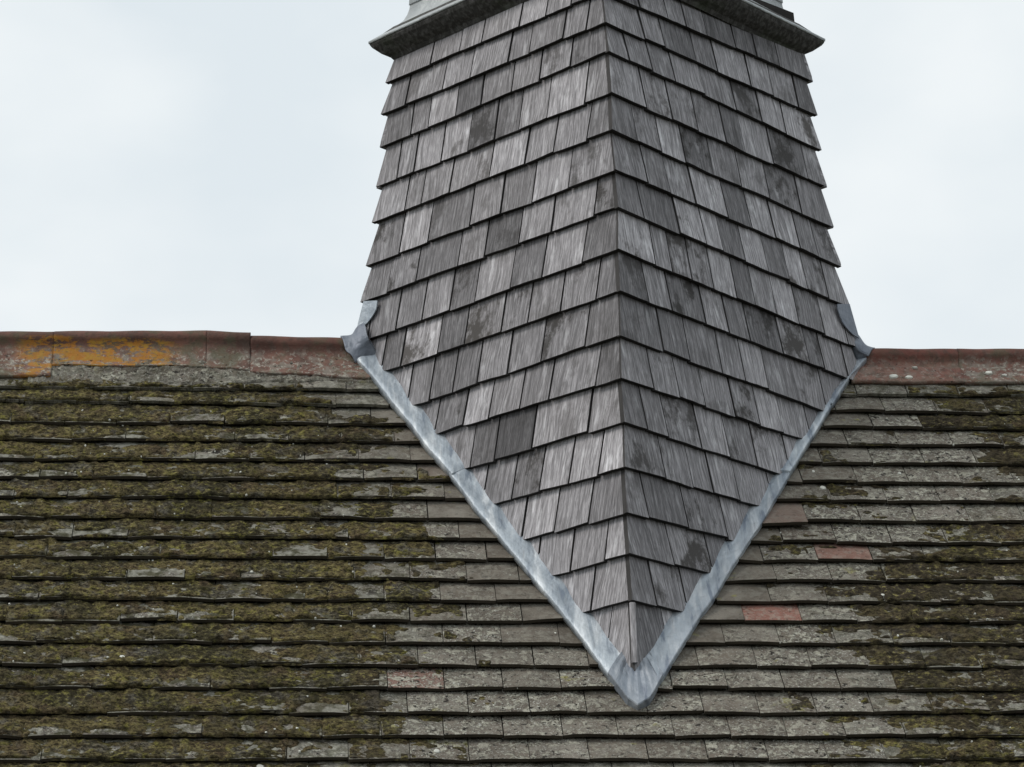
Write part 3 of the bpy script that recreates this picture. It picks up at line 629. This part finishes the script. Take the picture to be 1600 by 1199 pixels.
# lead flashing down both sides of the foot of the turret
PA = T['PA']
def flashing(i0, i1, col, ext0=0, ext1=0, lift=0, label=None):
    P = [list(p) for p in PA[i0:i1+1]]
    def lerp(a, b, t): return [u+(v-u)*t for u, v in zip(a, b)]
    if ext0: P.insert(0, lerp(P[0], P[1], -ext0))
    if ext1: P.append(lerp(P[-1], P[-2], -ext1))
    D = []
    for a, b in zip(P[:-1], P[1:]): D += [lerp(a, b, k/7) for k in range(7)]
    D.append(P[-1])
    V, F, U = [], [], []; dist = 0
    for k, (ox, os_, ix, is_) in enumerate(D):
        if k: dist += math.hypot(ox-D[k-1][0], os_-D[k-1][1])
        w1 = .0018*math.sin(dist*31+i0)+.0008*math.sin(dist*97); dx, ds = ix-ox, is_-os_; L = math.hypot(dx, ds)+1e-6; ux, us = dx/L, ds/L
        ox += ux*w1*.5; os_ += us*w1*.5
        dent = (1.5 if i0 == 10 else 1)*(.0022*math.sin(dist*29+2)+.0026*(abs((dist*9.3+i0*.37) % 1-.5)*2-.5)+.0018*(abs((dist*23.7) % 1-.5)*2-.5))
        row = [(ox, os_, -.004), (ox, os_, .0165), (ox+ux*.003, os_+us*.003, .0195), (ox+dx*.25, os_+ds*.25, .0165+dent), (ox+dx*.6, os_+ds*.6, .0125+dent*1.3), (ox+dx*.95, os_+ds*.95, .0105+dent*.4), (ix+ux*.012, is_+us*.012, .0100), (ix+ux*.045, is_+us*.045, .0060), (ix+ux*.045, is_+us*.045, -.006)]
        for j, (x_, s_, h_) in enumerate(row):
            V.append(RP(x_, s_, h_+(lift if 0 < j < 8 else 0))); U.append((x_+h_*.4, s_))
    K = 9
    for k in range(len(D)-1):
        for j in range(K-1): F.append((k*K+j, k*K+j+1, (k+1)*K+j+1, (k+1)*K+j))
        F.append((k*K+K-1, k*K, (k+1)*K, (k+1)*K+K-1))
    F.append(tuple(range(K))[::-1]); F.append(tuple(range((len(D)-1)*K, len(D)*K)))
    o = mesh('flashing_strip', V, F, M_LE, tur, smooth=i0 not in (10, 16), uv=U, color=col)
    return o
flashing(5, 11, (0, .0, 0, 1), .0, .3, 0)
flashing(0, 5, (0, .06, 0, 1), .0, .10, .0046)
flashing(10, 16, (0, .62, 0, 1), 0, .0, .0046)
flashing(16, 22, (0, .34, 0, 1), .2, 0, 0)
flashing(22, 25, (0, .05, 0, 1), .08, .0, .0046)
flashing(24, 26, (0, .50, 0, 1), -.6, 0, .0050)
# saddles over the ridge on each side of the turret
def cat(Pn, m_):                                              # Catmull-Rom through a row of points
    Q = []
    for i in range(len(Pn)-1):
        p0, p1, p2, p3 = Pn[max(i-1, 0)], Pn[i], Pn[i+1], Pn[min(i+2, len(Pn)-1)]
        for k in range(m_):
            t = k/m_; Q.append(.5*((2*p1)+(p2-p0)*t+(2*p0-5*p1+4*p2-p3)*t*t+(3*p1-p0-3*p2+p3)*t**3))
    Q.append(Pn[-1]); return Q
for S_, dk in ((T['SL'], .95), (T['SR'], .95)):
    rows_ = []
    for st in S_:
        c0, m0, f0 = [Vector(p) for p in st]
        pts = [f0, f0.lerp(m0, .5)+Vector((0, -.004, .004)), m0, m0.lerp(c0, .55)+Vector((0, -.006, .007)), c0+Vector((0, 0, .004))]
        rows_.append(cat(pts + [Vector((p.x, -p.y, p.z)) for p in pts[-2::-1]], 4))
    cols = [cat([r_[j] for r_ in rows_], 5) for j in range(len(rows_[0]))]
    nj, ni = len(cols), len(cols[0]); V, F, U = [], [], []
    for lay in range(2):
        for j in range(nj):
            for i in range(ni):
                p = cols[j][i] + Vector((0, 0, .0016*math.sin(i*.9+j*.7)-.005*lay)); V.append(p); U.append((p.x*.9+.3*abs(p.y), -p.z*.6))
    o_ = nj*ni
    for j in range(nj-1):
        for i in range(ni-1):
            a = j*ni+i; F.append((a, a+1, a+1+ni, a+ni)); F.append((o_+a, o_+a+ni, o_+a+1+ni, o_+a+1))
    for j in range(nj-1):
        for i in (0, ni-1): a = j*ni+i; F.append((a, a+ni, a+ni+o_, a+o_))
    for i in range(ni-1):
        for j in (0, nj-1): a = j*ni+i; F.append((a, a+1, a+1+o_, a+o_))
    mesh('ridge_saddle', V, F, M_LE, tur, smooth=True, uv=U, color=(0, dk, 0, 1))
# narrow cover strip nailed over the arris of the lowest course
a, b = PF[-1].lerp(PF[-2], .20), PF[-2]; ax_ = (b-a).normalized(); V = []
for p in (a+ax_*.006, b-ax_*.012):
    for dx, dy in ((-.009, .002), (-.007, -.006), (.006, -.007), (.009, .002), (0, .02)): V.append(p+Vector((dx, dy, 0)))
mesh('cover_strip', V, [(i, (i+1) % 5, (i+1) % 5+5, i+5) for i in range(5)]+[(4, 3, 2, 1, 0), (5, 6, 7, 8, 9)], M_SH, tur, uv=[(v.x, v.z) for v in V], color=(.60, .1, .1, 1))
# curved lead pieces let in at the two side corners
for G, nr_, dk, P_ in ((T['GL'], (PL, PF), .15, -1), (T['GR'], (PR, PF), .9, 1)):
    a = [Vector(p) for p in G]
    n = (a[2]-a[0]).cross(a[-1]-a[0]).normalized(); n = n if n.y < 0 else -n
    if P_ < 0: a = [a[0]] + cat(a[1:6], 4) + [a[6]]
    else: a = a[:3] + cat(a[3:]+[a[0]], 4)[:-1]
    a = [p+n*.002 for p in a]; b = [p-n*.004 for p in a]; k = len(a)
    V = a+b; F = [tuple(range(k)), tuple(range(2*k-1, k-1, -1))]+[(i, i+k, (i+1) % k+k, (i+1) % k) for i in range(k)]
    mesh('corner_flashing', V, F, M_LE, tur, uv=[(v.x, v.z) for v in V], color=(0, dk, 0, 1))
